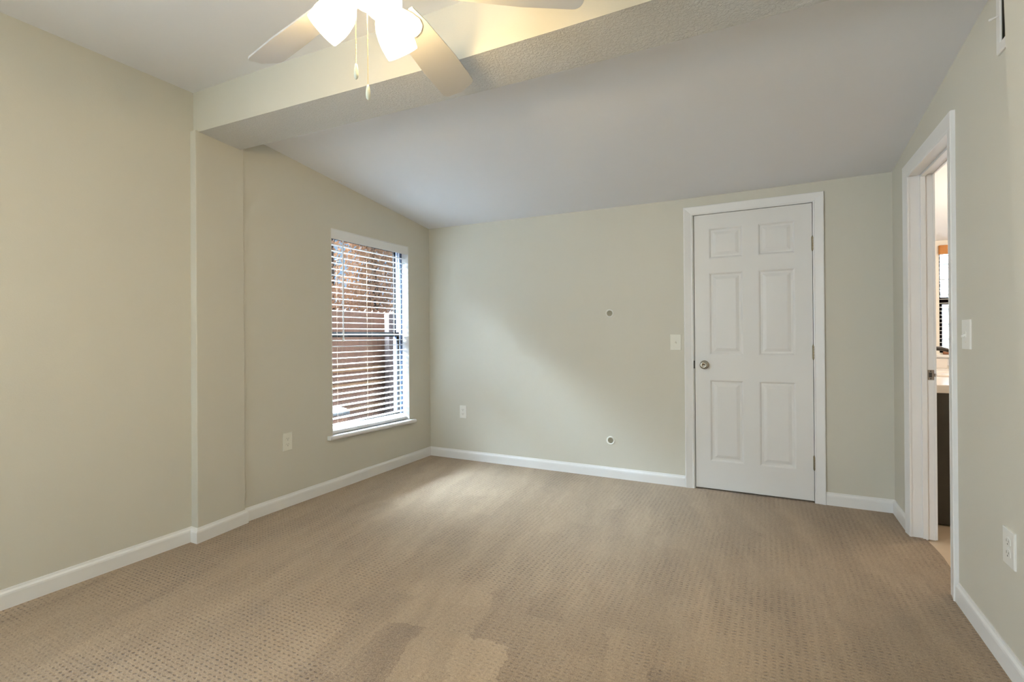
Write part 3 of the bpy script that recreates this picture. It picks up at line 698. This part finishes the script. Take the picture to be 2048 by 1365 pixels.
for yp in (-1.1, 1.1, 3.3, 7.6):
    b = MB(); b.box(FNX + .043, FNX + .135, yp, yp + .09, -.3, 1.62); b.obj('post', m_fence, fe, bevel=.004)
b = MB(); b.hexa([(FNX + .16, 5.78, -.3), (FNX + .25, 5.78, -.3), (FNX + .25, 6.35, -.3), (FNX + .16, 6.35, -.3), (FNX + .16, 5.78, 1.50), (FNX + .25, 5.78, 1.50), (FNX + .25, 6.35, 1.66), (FNX + .16, 6.35, 1.66)])
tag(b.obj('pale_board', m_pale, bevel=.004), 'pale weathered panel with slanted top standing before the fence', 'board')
BLX, BLY, BLZ = -4.62, 4.29, .235
b = MB(); b.lathe([(.185, 0), (.19, .012), (.18, .035), (.145, .065), (.08, .085), (0, .092)], (BLX, BLY, BLZ), (0, 0, 1), 36, cap=False)
lid = thing('utility_bin', 'white rounded plastic bin lid seen low through the blind', 'bin', (BLX, BLY, -.25))
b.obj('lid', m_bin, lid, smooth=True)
b = MB(); b.lathe([(.13, -.485), (.165, -.02), (.178, -.001)], (BLX, BLY, BLZ), (0, 0, 1), 36); b.obj('body', m_fence, lid, smooth=True)
for q in range(4):
    a = -1.5 + q * .22; b = MB(); cx_, cy_ = BLX + .178 * math.cos(a), BLY + .178 * math.sin(a); b.box(cx_ - .006, cx_ + .006, cy_ - .012, cy_ + .012, BLZ + .014, BLZ + .024); b.obj('vent_slot', m_dark, lid)
nb = MB(); nb.box(-1, 8, 9.0, 9.15, -.5, 3.4)
for q in range(18): nb.hexa([(-1, 9.0, -.4 + q * .21), (8, 9.0, -.4 + q * .21), (8, 8.985, -.4 + q * .21), (-1, 8.985, -.4 + q * .21), (-1, 9.0, -.2 + q * .21), (8, 9.0, -.2 + q * .21), (8, 8.999, -.2 + q * .21), (-1, 8.999, -.2 + q * .21)])
tag(nb.obj('neighbouring_house', paint('white_lap_siding', srgb(150, 156, 162), .6, .02)), 'white lap-sided house wall seen through the bathroom window blind', 'house')
# bare-branched tree with dry brown leaves behind the fence
def tree(loc, seed, nleaf, label, dens):
    nleaf = int(nleaf * 1.35)
    t = thing('brown_leafed_tree', label, 'tree', loc, 'trees behind the fence'); rg = random.Random(seed)
    b = MB(); b.tube([(loc[0], loc[1], -.3), (loc[0] + .03, loc[1] + .02, 1.0), (loc[0], loc[1] + .05, 2.2), (loc[0] - .05, loc[1] + .1, 3.4)], [.10, .08, .06, .03], 10); b.obj('trunk', m_bark, t)
    b = MB()
    for q in range(26):
        z = .8 + rg.random() * 2.2; a = rg.choice((-1, 1)); L = .25 + rg.random() * .2
        p0 = Vector((loc[0], loc[1] + .03, z)); p1 = p0 + Vector((rg.uniform(-.15, .15), a * L * .5, .15 + .2 * rg.random())); p2 = p1 + Vector((rg.uniform(-.15, .15), a * L * .5, .1 * rg.random()))
        b.tube([p0, p1, p2], [.02, .012, .004], 5)
    b.obj('branches', m_bark, t)
    b = MB()
    for q in range(nleaf):
        yy = loc[1] + rg.uniform(-.5, .5); zz = rg.uniform(.9, 3.6); xx = loc[0] + rg.uniform(-.35, .35)
        if rg.random() > dens(yy, zz): continue
        c = Vector((xx, yy, zz)); s = rg.uniform(.025, .05)
        fc = Vector((1, rg.gauss(.1, .18), rg.gauss(-.42, .15))).normalized(); d = fc.orthogonal().normalized(); n_ = fc.cross(d)
        a = rg.uniform(0, 2 * PI); d, n_ = d * math.cos(a) + n_ * math.sin(a), n_ * math.cos(a) - d * math.sin(a)
        b.face([c - d * s, c + n_ * s * .55 - d * s * .1, c + d * s, c - n_ * s * .55 - d * s * .1])
    b.obj('foliage', m_leaf, t)
tree((-6.6, 8.15, -.25), 1, 4200, 'dense brown-leafed tree behind the fence, farthest right of the three', lambda y, z: 1.0)
tree((-6.6, 7.1, -.25), 2, 5200, 'brown-leafed tree behind the fence, in the middle of the window', lambda y, z: 1.0 if z < 2.2 else .8)
tree((-6.6, 6.05, -.25), 4, 4600, 'thin brown-leafed tree behind the fence with blue sky showing through', lambda y, z: 1.0 if z < 2.05 else .22)
